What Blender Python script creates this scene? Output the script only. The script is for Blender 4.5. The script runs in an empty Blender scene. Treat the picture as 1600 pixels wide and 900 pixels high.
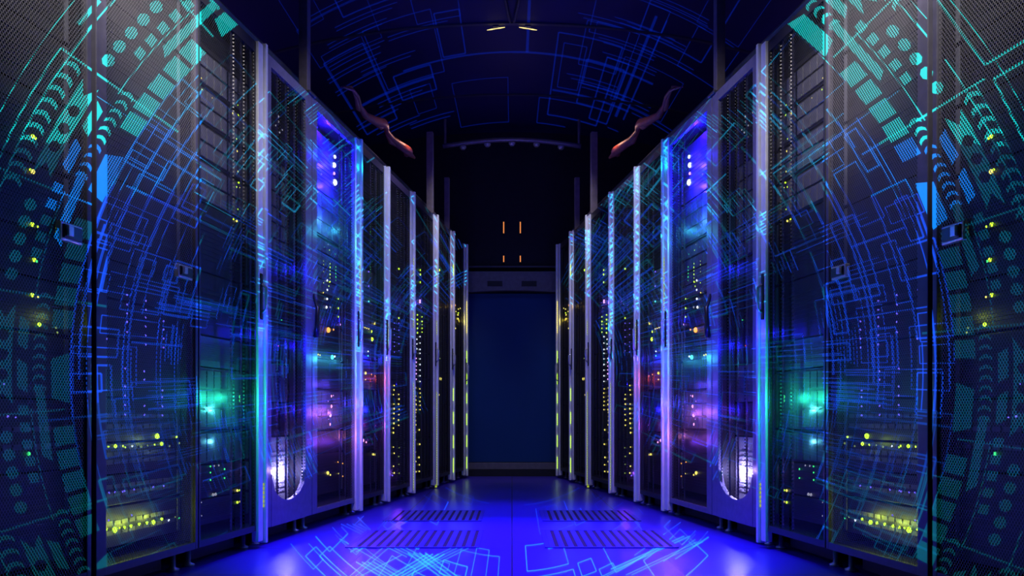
import bpy, bmesh, math, random
from mathutils import Vector
C = bpy.context.scene.collection
PI = math.pi
random.seed(7)

# ---------------------------------------------------------------- view
F = 1350.0; HOR = 653.0; EYE = 0.544            # focal length / horizon in px, camera height
D = (0.14906, 0.98883); N = (0.98883, -0.14906); OX = -1.597     # left row: direction, aisle normal, start
END_Y = 8.06
V0, VH, VW = 2.34, 0.91, 2.6                    # vault: springing height, rise, half width

def ray(px, py): return ((px - 800) / F, (HOR - py) / F)
def on_row(px, py, w=0.0):
    """pixel (left-row frame) -> (t along row, z) on the row plane moved w towards the aisle"""
    dx, dz = ray(px, py)
    # dx*Y = OX + D0 t + N0 w ; Y = D1 t + N1 w
    t = (dx * N[1] * w - OX - N[0] * w) / (D[0] - dx * D[1])
    Y = D[1] * t + N[1] * w
    return t, EYE + dz * Y
def vault_z(x): return V0 + VH * math.sqrt(max(0.0, 1 - (x / VW) ** 2))
def on_vault(px, py):
    dx, dz = ray(px, py)
    f = lambda Y: EYE + dz * Y - vault_z(dx * Y)
    lo, hi = 1.0, END_Y - 0.05
    if f(hi) < 0: return None
    for _ in range(40):
        m = (lo + hi) / 2
        if f(m) > 0: hi = m
        else: lo = m
    return (dx * lo, lo, EYE + dz * lo)
def on_floor(px, py):
    dx, dz = ray(px, py)
    if dz > -0.02: return None
    Y = -EYE / dz
    return (dx * Y, Y, 0)

# ---------------------------------------------------------------- materials
def base_mat(name):
    m = bpy.data.materials.new(name); m.use_nodes = True
    nt = m.node_tree
    return m, nt, nt.nodes['Principled BSDF'], nt.nodes['Material Output']
def paint(name, col, rough=0.5, metal=0.0, coat=0.0, noise=0.15, scale=30, bump=0.0, spec=0.5):
    m, nt, p, out = base_mat(name)
    tc = nt.nodes.new('ShaderNodeTexCoord'); nz = nt.nodes.new('ShaderNodeTexNoise')
    nz.inputs['Scale'].default_value = scale; nz.inputs['Detail'].default_value = 3
    nt.links.new(tc.outputs['Object'], nz.inputs['Vector'])
    r = nt.nodes.new('ShaderNodeValToRGB')
    r.color_ramp.elements[0].position = 0.3; r.color_ramp.elements[1].position = 0.7
    r.color_ramp.elements[0].color = tuple(c * (1 - noise) for c in col) + (1,)
    r.color_ramp.elements[1].color = tuple(min(1, c * (1 + noise)) for c in col) + (1,)
    nt.links.new(nz.outputs['Fac'], r.inputs['Fac']); nt.links.new(r.outputs['Color'], p.inputs['Base Color'])
    p.inputs['Roughness'].default_value = rough; p.inputs['Metallic'].default_value = metal
    p.inputs['Coat Weight'].default_value = coat
    p.inputs['Specular IOR Level'].default_value = spec
    if bump:
        b = nt.nodes.new('ShaderNodeBump'); b.inputs['Strength'].default_value = bump; b.inputs['Distance'].default_value = 0.002
        nt.links.new(nz.outputs['Fac'], b.inputs['Height']); nt.links.new(b.outputs['Normal'], p.inputs['Normal'])
    return m
def math_node(nt, op, a, b=None, c=None):
    n = nt.nodes.new('ShaderNodeMath'); n.operation = op
    for i, v in enumerate((a, b, c)):
        if v is None: continue
        if isinstance(v, (int, float)): n.inputs[i].default_value = v
        else: nt.links.new(v, n.inputs[i])
    return n.outputs[0]
def holes(nt, pitch, rad):
    """staggered round holes in the object's x-z plane -> 1 in a hole"""
    tc = nt.nodes.new('ShaderNodeTexCoord'); sp = nt.nodes.new('ShaderNodeSeparateXYZ')
    nt.links.new(tc.outputs['Object'], sp.inputs[0])
    def grid(off):
        fx = math_node(nt, 'FRACT', math_node(nt, 'MULTIPLY_ADD', sp.outputs['X'], 1 / pitch, off + 100))
        fz = math_node(nt, 'FRACT', math_node(nt, 'MULTIPLY_ADD', sp.outputs['Z'], 1 / (pitch * 1.3), off + 100))
        dx = math_node(nt, 'SUBTRACT', fx, 0.5); dz = math_node(nt, 'MULTIPLY', math_node(nt, 'SUBTRACT', fz, 0.5), 1.3)
        return math_node(nt, 'ADD', math_node(nt, 'MULTIPLY', dx, dx), math_node(nt, 'MULTIPLY', dz, dz))
    d = math_node(nt, 'MINIMUM', grid(0.0), grid(0.5))
    return math_node(nt, 'LESS_THAN', d, rad * rad)
def perforate(m, pitch, rad):
    nt = m.node_tree; out = nt.nodes['Material Output']
    src = out.inputs['Surface'].links[0].from_socket
    tr = nt.nodes.new('ShaderNodeBsdfTransparent'); mx = nt.nodes.new('ShaderNodeMixShader')
    nt.links.new(holes(nt, pitch, rad), mx.inputs[0]); nt.links.new(src, mx.inputs[1]); nt.links.new(tr.outputs[0], mx.inputs[2])
    nt.links.new(mx.outputs[0], out.inputs['Surface'])
    return m
def overlay_light(name, col):
    """emission added over what lies behind, imitating light of the projected overlay"""
    m = glow(name, col, 1.0); nt = m.node_tree; o = nt.nodes['Material Output']
    tr = nt.nodes.new('ShaderNodeBsdfTransparent'); ad = nt.nodes.new('ShaderNodeAddShader')
    nt.links.new(o.inputs['Surface'].links[0].from_socket, ad.inputs[0]); nt.links.new(tr.outputs[0], ad.inputs[1]); nt.links.new(ad.outputs[0], o.inputs['Surface'])
    return m
def glow(name, col, strength=1.0, sample=False):
    m = bpy.data.materials.new(name); m.use_nodes = True
    nt = m.node_tree; nt.nodes.clear()
    o = nt.nodes.new('ShaderNodeOutputMaterial'); o.name = 'Material Output'
    e = nt.nodes.new('ShaderNodeEmission'); e.inputs[0].default_value = tuple(col) + (1,); e.inputs[1].default_value = strength
    nt.links.new(e.outputs[0], o.inputs['Surface'])
    m.cycles.emission_sampling = 'AUTO' if sample else 'NONE'
    return m

M = {}
M['body'] = paint('cabinet black', (0.010, 0.010, 0.013), 0.55, spec=0.3)
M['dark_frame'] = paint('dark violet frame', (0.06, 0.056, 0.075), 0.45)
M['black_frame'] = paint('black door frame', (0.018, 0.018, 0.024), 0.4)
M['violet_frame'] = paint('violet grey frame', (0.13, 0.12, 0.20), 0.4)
M['silver'] = paint('silver profile', (0.78, 0.78, 0.80), 0.38, 0.2, noise=0.05)
M['mesh_near'] = perforate(paint('perforated grey steel', (0.115, 0.107, 0.108), 0.5, 0.2, noise=0.05), 0.0110, 0.36)
M['mesh_far'] = perforate(paint('perforated black steel', (0.05, 0.05, 0.054), 0.45, 0.2, noise=0.05), 0.0115, 0.40)
M['unit'] = paint('server black', (0.010, 0.010, 0.011), 0.45)
M['unit_grey'] = paint('server grey', (0.10, 0.10, 0.12), 0.4)
M['bay'] = paint('drive bay', (0.08, 0.08, 0.10), 0.4)
M['reflector_face'] = paint('pale reflector face', (.26, .26, .28), .6)
M['chrome'] = paint('chrome', (0.55, 0.56, 0.60), 0.25, 0.5, noise=0.03)
M['rubber'] = paint('black handle', (0.012, 0.012, 0.015), 0.3)
M['foot'] = paint('foot steel', (0.45, 0.43, 0.6), 0.3, 0.6)
M['wall'] = paint('wall paint', (0.012, 0.011, 0.02), 0.7, spec=0.2)
M['ceiling'] = paint('ceiling navy', (0.012, 0.008, 0.065), 0.6, noise=0.1, scale=2, spec=0.3)
M['rib'] = paint('rib grey', (0.03, 0.028, 0.05), 0.5)
M['post'] = paint('post grey', (0.20, 0.17, 0.20), 0.35, 0.3)
M['tray'] = paint('tray steel', (0.10, 0.10, 0.12), 0.4, 0.5)
M['cable_red'] = paint('red cable', (0.42, 0.10, 0.07), 0.4)
M['cable_brown'] = paint('brown cable', (0.25, 0.10, 0.08), 0.4)
M['cable_black'] = paint('black cable', (0.03, 0.03, 0.035), 0.4)
M['end_door'] = paint('blue door', (0.002, 0.035, 0.15), 0.55, noise=0.06, scale=3, spec=0.2)
M['lintel'] = paint('lintel grey', (0.10, 0.09, 0.12), 0.6)
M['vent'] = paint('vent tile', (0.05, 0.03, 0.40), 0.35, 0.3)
M['slot'] = paint('vent slot', (0.01, 0.01, 0.012), 0.7)

LED = {
 'yg': glow('led yellow green', (0.55, 1.0, 0.03), 2.2), 'g': glow('led green', (0.05, 1.0, 0.22), 1.5),
 'y': glow('led yellow', (1.0, 0.85, 0.15), 1.6), 'b': glow('led blue', (0.16, 0.12, 1.0), 1.6),
 'w': glow('led white', (0.75, 0.85, 1.0), 2.0), 'v': glow('led violet', (0.75, 0.35, 1.0), 2.2),
 'c': glow('led cyan', (0.1, 0.85, 1.0), 1.8), 'o': glow('led orange', (1.0, 0.38, 0.06), 2.2),
 'p': glow('led pink', (1.0, 0.35, 0.8), 2.2), 'r': glow('led red', (1.0, 0.1, 0.05), 1.5),
 'strip': glow('led reflection', (0.42, 0.55, 0.04), 0.8), 'dim': glow('led dim', (0.35, 0.5, 0.12), 0.8), 'dw': glow('led dim white', (0.45, 0.45, 0.6), 0.7),
}
TR_COL = {
 'cyan': ((0.0, 0.76, 0.72), 1.0), 'azure': ((0.0, 0.24, 0.95), 1.0), 'blue': ((0.004, 0.055, 0.62), 1.0),
 'teal': ((0.0, 0.075, 0.12), 1.0), 'green': ((0.0, 0.07, 0.07), 1.0), 'sky': ((0.01, 0.33, 0.62), 1.0),
 'deep': ((0.0, 0.005, 0.11), 1.0), 'dcyan': ((0.0, 0.11, 0.15), 1.0), 'dblue': ((0.0, 0.03, 0.22), 1.0)}
TR = {}
for k, (c, s) in TR_COL.items():
    TR[k] = overlay_light('tracery ' + k, c)
    TR[k + '_m'] = perforate(overlay_light('tracery on mesh ' + k, c), 0.0110, 0.36)
TRK = list(TR)

# ---------------------------------------------------------------- mesh helpers
class MB:
    """collects shapes; build() links ONE mesh object. flip = width: mirrors x for the row on the other side"""
    def __init__(s, flip=None): s.bm = bmesh.new(); s.flip = flip
    def box(s, x0, x1, y0, y1, z0, z1, bev=0.0, mi=0):
        v = [s.bm.verts.new((x, y, z)) for z in (z0, z1) for y in (y0, y1) for x in (x0, x1)]
        fs = [s.bm.faces.new([v[i] for i in q]) for q in ((0,2,3,1),(4,5,7,6),(0,1,5,4),(2,6,7,3),(0,4,6,2),(1,3,7,5))]
        for f in fs: f.material_index = mi
        if bev:
            es = list({e for f in fs for e in f.edges})
            r = bmesh.ops.bevel(s.bm, geom=es, offset=bev, segments=2, profile=0.6, affect='EDGES')
            for f in r['faces']: f.material_index = mi
        return s
    def prism(s, pts, y0, y1):
        """outline in x-z, extruded from y0 to y1"""
        a = [s.bm.verts.new((x, y0, z)) for x, z in pts]; b = [s.bm.verts.new((x, y1, z)) for x, z in pts]
        n = len(pts)
        s.bm.faces.new(a); s.bm.faces.new(b[::-1])
        for i in range(n): s.bm.faces.new((a[i], b[i], b[(i+1) % n], a[(i+1) % n]))
        return s
    def tube(s, pts, r, seg=8, taper=None):
        pts = [Vector(p) for p in pts]; rings = []
        for i, p in enumerate(pts):
            d = (pts[min(i+1, len(pts)-1)] - pts[max(i-1, 0)]).normalized()
            u = d.cross(Vector((0, 0, 1)) if abs(d.z) < 0.9 else Vector((1, 0, 0))).normalized(); w = d.cross(u)
            rr = r if taper is None else r * taper[i]
            rings.append([s.bm.verts.new(p + (u * math.cos(2*PI*k/seg) + w * math.sin(2*PI*k/seg)) * rr) for k in range(seg)])
        for a, b in zip(rings, rings[1:]):
            for k in range(seg): s.bm.faces.new((a[k], a[(k+1) % seg], b[(k+1) % seg], b[k]))
        s.bm.faces.new(rings[0][::-1]); s.bm.faces.new(rings[-1])
        return s
    def lathe(s, prof, cx, cy, seg=14):
        rings = [[s.bm.verts.new((cx + r*math.cos(2*PI*k/seg), cy + r*math.sin(2*PI*k/seg), z)) for k in range(seg)] for r, z in prof]
        for a, b in zip(rings, rings[1:]):
            for k in range(seg): s.bm.faces.new((a[k], a[(k+1) % seg], b[(k+1) % seg], b[k]))
        s.bm.faces.new(rings[0][::-1]); s.bm.faces.new(rings[-1])
        return s
    def face(s, pts, mi=0):
        f = s.bm.faces.new([s.bm.verts.new(p) for p in pts]); f.material_index = mi
        return s
    def build(s, name, mats, parent=None, smooth=False, recalc=True):
        if s.flip is not None:
            for v in s.bm.verts: v.co.x = s.flip - v.co.x
        if recalc: bmesh.ops.recalc_face_normals(s.bm, faces=s.bm.faces)
        me = bpy.data.meshes.new(name); s.bm.to_mesh(me); s.bm.free()
        for m in (mats if isinstance(mats, (list, tuple)) else [mats]): me.materials.append(m)
        if smooth:
            for p in me.polygons: p.use_smooth = True
        o = bpy.data.objects.new(name, me); C.objects.link(o)
        if parent: o.parent = parent
        return o
def tag(o, label=None, cat=None, group=None, kind=None):
    for k, v in (('label', label), ('category', cat), ('group', group), ('kind', kind)):
        if v: o[k] = v
    return o
def empty(name, loc, rz=0.0):
    o = bpy.data.objects.new(name, None); C.objects.link(o)
    o.location = loc; o.rotation_euler = (0, 0, rz); o.empty_display_size = 0.1
    return o

# LED dome shared by every indicator light
def led_mesh():
    bm = bmesh.new()
    bmesh.ops.create_uvsphere(bm, u_segments=10, v_segments=6, radius=1.0)
    me = bpy.data.meshes.new('indicator_light'); bm.to_mesh(me); bm.free()
    for p in me.polygons: p.use_smooth = True
    return me
LEDM = {}
for k, m in LED.items():
    me = led_mesh(); me.materials.append(m); LEDM[k] = me

# ---------------------------------------------------------------- tracery (projected overlay light, drawn as glowing lines over doors, vault and floor)
CX, CY = 801.0, 580.0
polys = []      # (pixel polygon, class, side)
def P(side, r, a):
    a = math.radians(a); return (CX + side * r * math.cos(a), CY - r * math.sin(a))
def arc(side, r, a0, a1, w, cls='in'):
    n = max(1, int(abs(a1 - a0) / 2.2))
    for i in range(n):
        b0 = a0 + (a1 - a0) * i / n; b1 = a0 + (a1 - a0) * (i + 1) / n
        polys.append(([P(side, r - w/2, b0), P(side, r + w/2, b0), P(side, r + w/2, b1), P(side, r - w/2, b1)], cls, side))
def rad(side, a, r0, r1, w, cls='in'):
    n = max(1, int(abs(r1 - r0) / 30))
    for i in range(n):
        q0 = r0 + (r1 - r0) * i / n; q1 = r0 + (r1 - r0) * (i + 1) / n
        e0 = math.degrees(w / 2 / q0); e1 = math.degrees(w / 2 / q1)
        polys.append(([P(side, q0, a - e0), P(side, q1, a - e1), P(side, q1, a + e1), P(side, q0, a + e0)], cls, side))
def loc(side, r, a, pts, cls='out'):
    """polygon in local (radial, tangential-up) pixels about (r, a)"""
    polys.append(([P(side, r + u, a + math.degrees(v / r)) for u, v in pts], cls, side))
def ngon(side, r, a, rad_, n, cls='out', rot=0):
    loc(side, r, a, [(rad_ * math.cos(2*PI*k/n + rot), rad_ * math.sin(2*PI*k/n + rot)) for k in range(n)], cls)
def chevron(side, r, a, half, th, rise, cls='out'):
    us = [-half, -half * 0.55, 0, half * 0.55, half]
    vs = [rise * (1 - (u / half) ** 2) for u in us]
    for i in range(4):
        loc(side, r, a, [(us[i], vs[i] - th/2), (us[i+1], vs[i+1] - th/2), (us[i+1], vs[i+1] + th/2), (us[i], vs[i] + th/2)], cls)
def hole_cell(side, r, a, hw, hl, hr, cls='out'):
    oc = [(hr * math.cos(PI/4*k), hr * math.sin(PI/4*k)) for k in range(8)]
    sq = [(hw, 0), (hw, hl), (0, hl), (-hw, hl), (-hw, 0), (-hw, -hl), (0, -hl), (hw, -hl)]
    for k in range(8):
        j = (k + 1) % 8
        loc(side, r, a, [oc[k], sq[k], sq[j], oc[j]], cls)
for side, ph in ((-1, 0.0), (1, -3.8)):
    for k in range(-1, 4):
        c = 41.7 + ph - 26.6 * k
        for j in range(-2, 3):
            ngon(side, 795, c + 2.02 * j, 10.5, 8, rot=0.39)
            loc(side, 764, c + 2.9 + 2.0 * j, [(-8, -8.5), (8, -7), (8, 8.5), (-8, 7)])
        mid = c - 13.2                                                       # band with holes, fish-tail ends
        for j in (-1, 0, 1): hole_cell(side, 795, mid + 2.25 * j, 15, 15.7, 9.5)
        for sg in (-1, 1):
            loc(side, 795, mid + sg * 3.37, [(-15, 0), (15, 0), (15, sg * 12), (-15, sg * 12)])
            loc(side, 795, mid + sg * 3.37, [(0, sg * 12), (15, sg * 12), (15, sg * 34)])
            loc(side, 795, mid + sg * 3.37, [(0, sg * 12), (-15, sg * 12), (-15, sg * 34)])
        for b in (c - 10.6, c - 15.6): loc(side, 764, b, [(-8, -28), (8, -18), (8, 28), (-8, 18)])
        for j in range(10): chevron(side, 834, c - 7.2 - 1.52 * j, 15, 8, 8)
        for j in range(10): chevron(side, 737, c - 6.2 - 1.24 * j, 10, 6, 6)
        loc(side, 737, c + 5.2, [(-7.5, -62), (7.5, -50), (7.5, 62), (-7.5, 50)])
        for j in range(5): loc(side, 705, c + 3.3 - 2.95 * j, [(-16, -14), (16, -15), (16, 14), (-16, 15)])
        loc(side, 705, c - 16, [(-14, -40), (14, -30), (14, 30), (-14, 40)])
        arc(side, 752, c - 6.5, c + 7, 2.2, 'out')
        rad(side, c - 6, 640, 866, 3.6, 'out')
        rad(side, c - 20, 700, 866, 3.0, 'out')
        arc(side, 866 if side < 0 else 848, c - 24, c - 6, 3.4 if side < 0 else 1.6, 'out')
        arc(side, 848 if side < 0 else 831, c - 26, c - 2, 3.2, 'out')
    arc(side, 895, 10, 60, 1.6, 'out')
def line(p, q, w, cls='out'):
    dx, dy = q[0] - p[0], q[1] - p[1]; L = math.hypot(dx, dy); u, v = -dy / L * w / 2, dx / L * w / 2
    n = max(1, int(L / 25))
    for i in range(n):
        a = (p[0] + dx*i/n, p[1] + dy*i/n); b = (p[0] + dx*(i+1)/n, p[1] + dy*(i+1)/n)
        polys.append(([(a[0]+u, a[1]+v), (b[0]+u, b[1]+v), (b[0]-u, b[1]-v), (a[0]-u, a[1]-v)], cls, 1 if p[0] > 800 else -1))
for p, q, w in (((1462, 0), (1537, 101), 4), ((1537, 101), (1610, 56), 4), ((1610, 88), (1550, 123), 4), ((1550, 123), (1612, 250), 4),
                ((158, 0), (125, 38), 8), ((180, 0), (137, 50), 3)): line(p, q, w)
rnd = random.Random(23)
def circuit(side, r0, r1, a0, a1, w, cls='in'):
    arc(side, r0, a0, a1, w, cls); arc(side, r1, a0, a1, w, cls)
    rad(side, a0, r0, r1, w, cls); rad(side, a1, r0, r1, w, cls)
for side in (-1, 1):
    for i in range(46):                                                   # circuits on the near doors
        r0 = rnd.uniform(500, 660); r1 = min(688, r0 + rnd.choice((22, 40, 60, 90)))
        a0 = rnd.uniform(-30, 42); a1 = a0 + rnd.choice((2.5, 4, 6, 9, 13))
        circuit(side, r0, r1, a0, a1, rnd.choice((1.6, 2.0, 2.4, 3.2)))
    for i in range(14):
        arc(side, rnd.uniform(480, 690), *sorted((rnd.uniform(-35, 45), rnd.uniform(-35, 45))), rnd.choice((1.4, 2.0, 3.6)))
        a = rnd.uniform(-32, 42); r = rnd.uniform(470, 600); rad(side, a, r, r + rnd.uniform(50, 190), rnd.choice((1.4, 2.2, 3.6)))
    for i in range(80):                                                   # finer web over the deeper cabinets
        r0 = rnd.uniform(150, 500); r1 = r0 + rnd.choice((14, 25, 40, 70))
        a0 = rnd.uniform(-28, 60); a1 = a0 + rnd.choice((3, 5, 8, 14)) * 300 / (r0 + 60)
        circuit(side, r0, r1, a0, a1, rnd.choice((1.2, 1.6, 2.2, 3.0)))
    for i in range(120):                                                  # bundles of parallel lines, deep cabinets
        r = rnd.uniform(140, 560); a = rnd.uniform(-25, 62); n = rnd.choice((3, 4, 5, 7)); sp = rnd.uniform(4, 8); w = rnd.choice((1.1, 1.5, 2.0))
        if rnd.random() < .55:
            da = rnd.uniform(7, 20) * 260 / (r + 60)
            for k in range(n): arc(side, r + k * sp, a - da / 2 + rnd.uniform(0, 2), a + da / 2 + rnd.uniform(-2, 2), w)
        else:
            for k in range(n): rad(side, a + math.degrees(k * sp / (r + 30)), r, r + rnd.uniform(40, 110), w)
    for i in range(13):                                                   # overhead circuits on the vault
        r0 = rnd.uniform(380, 640); r1 = r0 + rnd.choice((40, 70, 100, 130))
        a0 = rnd.uniform(54, 82); a1 = a0 + rnd.choice((4, 7, 11))
        circuit(side, r0, r1, a0, a1, rnd.choice((1.0, 1.4, 2.2)), 'up')
        r = rnd.uniform(400, 640); a = rnd.uniform(56, 70)
        for k in range(2): arc(side, r + 6 * k, a, a + 9 + k, 1.4, 'up')
    for i in range(30):                                                   # on the floor
        r0 = rnd.uniform(190, 420); r1 = r0 + rnd.choice((12, 22, 40, 60))
        a0 = rnd.uniform(-86, -38); a1 = a0 + rnd.choice((4, 7, 12)); circuit(side, r0, r1, a0, a1, rnd.choice((0.8, 1.2, 1.6)), 'fl')
arc(-1, 500, 70, 90, 2.6, 'up'); arc(1, 500, 64, 90, 3.2, 'up'); rad(1, 87.4, 500, 600, 4.4, 'up')
rad(1, 68, 430, 600, 4.5, 'up'); rad(1, 66.3, 430, 600, 2.5, 'up'); arc(-1, 478, 60, 75, 4, 'up'); arc(1, 445, 66, 82, 3, 'up')
arc(-1, 210, -80, -40, 2, 'fl'); arc(1, 210, -85, -40, 2, 'fl')
for x, y in ((430, 800), (560, 850), (600, 880), (640, 870), (1010, 872), (1060, 850), (1150, 800)):    # crossing streaks on the near floor
    for b in range(3):
        sx = rnd.uniform(30, 60) * rnd.choice((-1, 1)); dx = rnd.uniform(-35, 35); dy = rnd.uniform(-15, 25); w = rnd.choice((0.8, 1.2, 2.0))
        for k in range(rnd.choice((1, 2, 4))):
            line((x + dx - sx + 9 * k, y + dy - 26), (x + dx + sx + 9 * k, y + dy + 26), w, 'fl')

def clip(poly, ax, lim, keep_less):
    out = []
    n = len(poly)
    for i in range(n):
        a, b = poly[i], poly[(i + 1) % n]
        ina = (a[ax] <= lim) == keep_less or a[ax] == lim; inb = (b[ax] <= lim) == keep_less or b[ax] == lim
        if ina: out.append(a)
        if ina != inb:
            f = (lim - a[ax]) / (b[ax] - a[ax]); out.append((a[0] + (b[0]-a[0])*f, a[1] + (b[1]-a[1])*f))
    return out if len(out) >= 3 else None
def col_row(cls, x, y, r):
    """colour painted for the overlay light: cyan high up, blue in the middle, dim teal low down"""
    if cls == 'out':
        return 'cyan' if y < 225 else 'azure' if (y < 330 and r < 770) else 'dcyan' if y < 420 and r > 770 else 'teal' if y < 760 else 'green'
    if x < 312:
        return 'cyan' if y < 110 else 'sky' if y < 190 else 'azure' if y < 300 else 'blue' if y < 640 else 'dblue' if y < 740 else 'teal'
    k = (int(x * 7 + y * 3) % 5)
    if y < 330: return ('dcyan', 'sky', 'dcyan', 'dblue', 'teal')[k]
    if y < 560: return ('dblue', 'teal', 'dblue', 'deep', 'blue')[k]
    return ('dblue', 'deep', 'blue', 'dblue', 'teal')[k]
row_polys = {-1: [], 1: []}; ceil_polys = []; floor_polys = []
for pts, cls, side in polys:
    cx = sum(p[0] for p in pts) / len(pts); cy = sum(p[1] for p in pts) / len(pts)
    if cls == 'up':
        q = [on_vault(*p) for p in pts]
        if all(q) and cy < 260: ceil_polys.append([(x, y, z - 0.006) for x, y, z in q])
        continue
    if cls == 'fl':
        q = [on_floor(*p) for p in pts]
        if all(q): floor_polys.append((q, 'sky' if cy > 868 else 'azure' if cy > 842 else 'blue' if cy > 800 else 'deep'))
        continue
    lx = [(p[0] if side < 0 else 1600 - p[0], p[1]) for p in pts]
    if max(p[0] for p in lx) > 735: continue
    mx = cx if side < 0 else 1600 - cx
    row_polys[side].append(([on_row(x, y, 0.007) for x, y in lx], col_row(cls, mx, cy, math.hypot(cx - CX, cy - CY))))

# ---------------------------------------------------------------- cabinets
BND = [1.96, 2.55, 3.145, 3.69, 4.227, 4.946, 5.483, 6.095, 6.79, 7.38, 7.94]
TOP = 2.10
# left stile, right stile, frame material, panel style, silver profile width, cavity depth behind the door, server floor-to-top boundaries
CAB = [
 dict(ls=.035, rs=.020, fm='dark_frame', mesh='mesh_near', corr=None, prof=0, cav=.035, zs=[.14,.40,.60,.78,.93,1.06,1.24,1.44,1.62,1.85,2.05]),
 dict(ls=.050, rs=.018, fm='dark_frame', mesh='mesh_near', corr=None, prof=0, cav=.035, zs=[.14,.27,.37,.47,.61,.80,.92,1.04,1.30,1.60,1.85,2.05]),
 dict(ls=.014, rs=.012, fm='black_frame', mesh='mesh_far', corr=0.42, prof=.072, cav=.035, zs=[.14,.24,.37,.50,.74,.86,1.10,1.36,1.52,1.66,1.80,1.94,2.05]),
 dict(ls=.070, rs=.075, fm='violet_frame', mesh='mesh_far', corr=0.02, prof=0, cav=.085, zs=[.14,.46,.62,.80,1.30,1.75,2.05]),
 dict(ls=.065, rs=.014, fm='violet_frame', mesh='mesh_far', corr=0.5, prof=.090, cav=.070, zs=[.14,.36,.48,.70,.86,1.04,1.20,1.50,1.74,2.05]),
 dict(ls=.014, rs=.012, fm='black_frame', mesh='mesh_far', corr=0.3, prof=.075, cav=.050, zs=[.14,.34,.46,.72,.90,1.10,1.45,1.75,2.05]),
 dict(ls=.014, rs=.012, fm='black_frame', mesh='mesh_far', corr=0.3, prof=.085, cav=.030, zs=[.14,.40,.62,.80,1.06,1.40,1.72,2.05]),
 dict(ls=.014, rs=.012, fm='black_frame', mesh='mesh_far', corr=0.3, prof=.115, cav=.030, zs=[.14,.40,.62,.84,1.04,1.28,1.60,2.05]),
 dict(ls=.014, rs=.012, fm='black_frame', mesh='mesh_far', corr=0.2, prof=.110, cav=.030, zs=[.14,.42,.66,.92,1.40,1.80,2.05]),
 dict(ls=.014, rs=.012, fm='black_frame', mesh='mesh_far', corr=0.2, prof=.120, cav=.030, zs=[.14,.42,.66,.92,1.18,1.50,1.80,2.05]),
]
CAB_LABEL = [
 'grey perforated server cabinet cut off by the picture edge with yellow-green lights, {s} row',
 'wide perforated server cabinet with small latch and glowing yellow switch lights, {s} row',
 'black server cabinet with silver edge and green glow beside the perforated doors, {s} row',
 'violet framed server cabinet with arched bottom plate and white hot spot, {s} row',
 'server cabinet flooded with blue light beside the violet framed one, {s} row',
 'black server cabinet with green streak and pink glow beyond the blue-lit one, {s} row',
 'fourth black server cabinet from the aisle end, yellow dot columns low down, {s} row',
 'third black server cabinet from the aisle end with one blue star light, {s} row',
 'black server cabinet next to last before the aisle end door, {s} row',
 'last black server cabinet with yellow lit edge at the aisle end, {s} row']
CAB_SHORT = ['outermost mesh cabinet', 'wide latched cabinet', 'silver-edged cabinet', 'violet framed cabinet', 'blue-lit cabinet', 'green-streaked cabinet', 'fourth-from-end cabinet', 'third-from-end cabinet', 'next-to-last cabinet', 'last cabinet']

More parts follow.
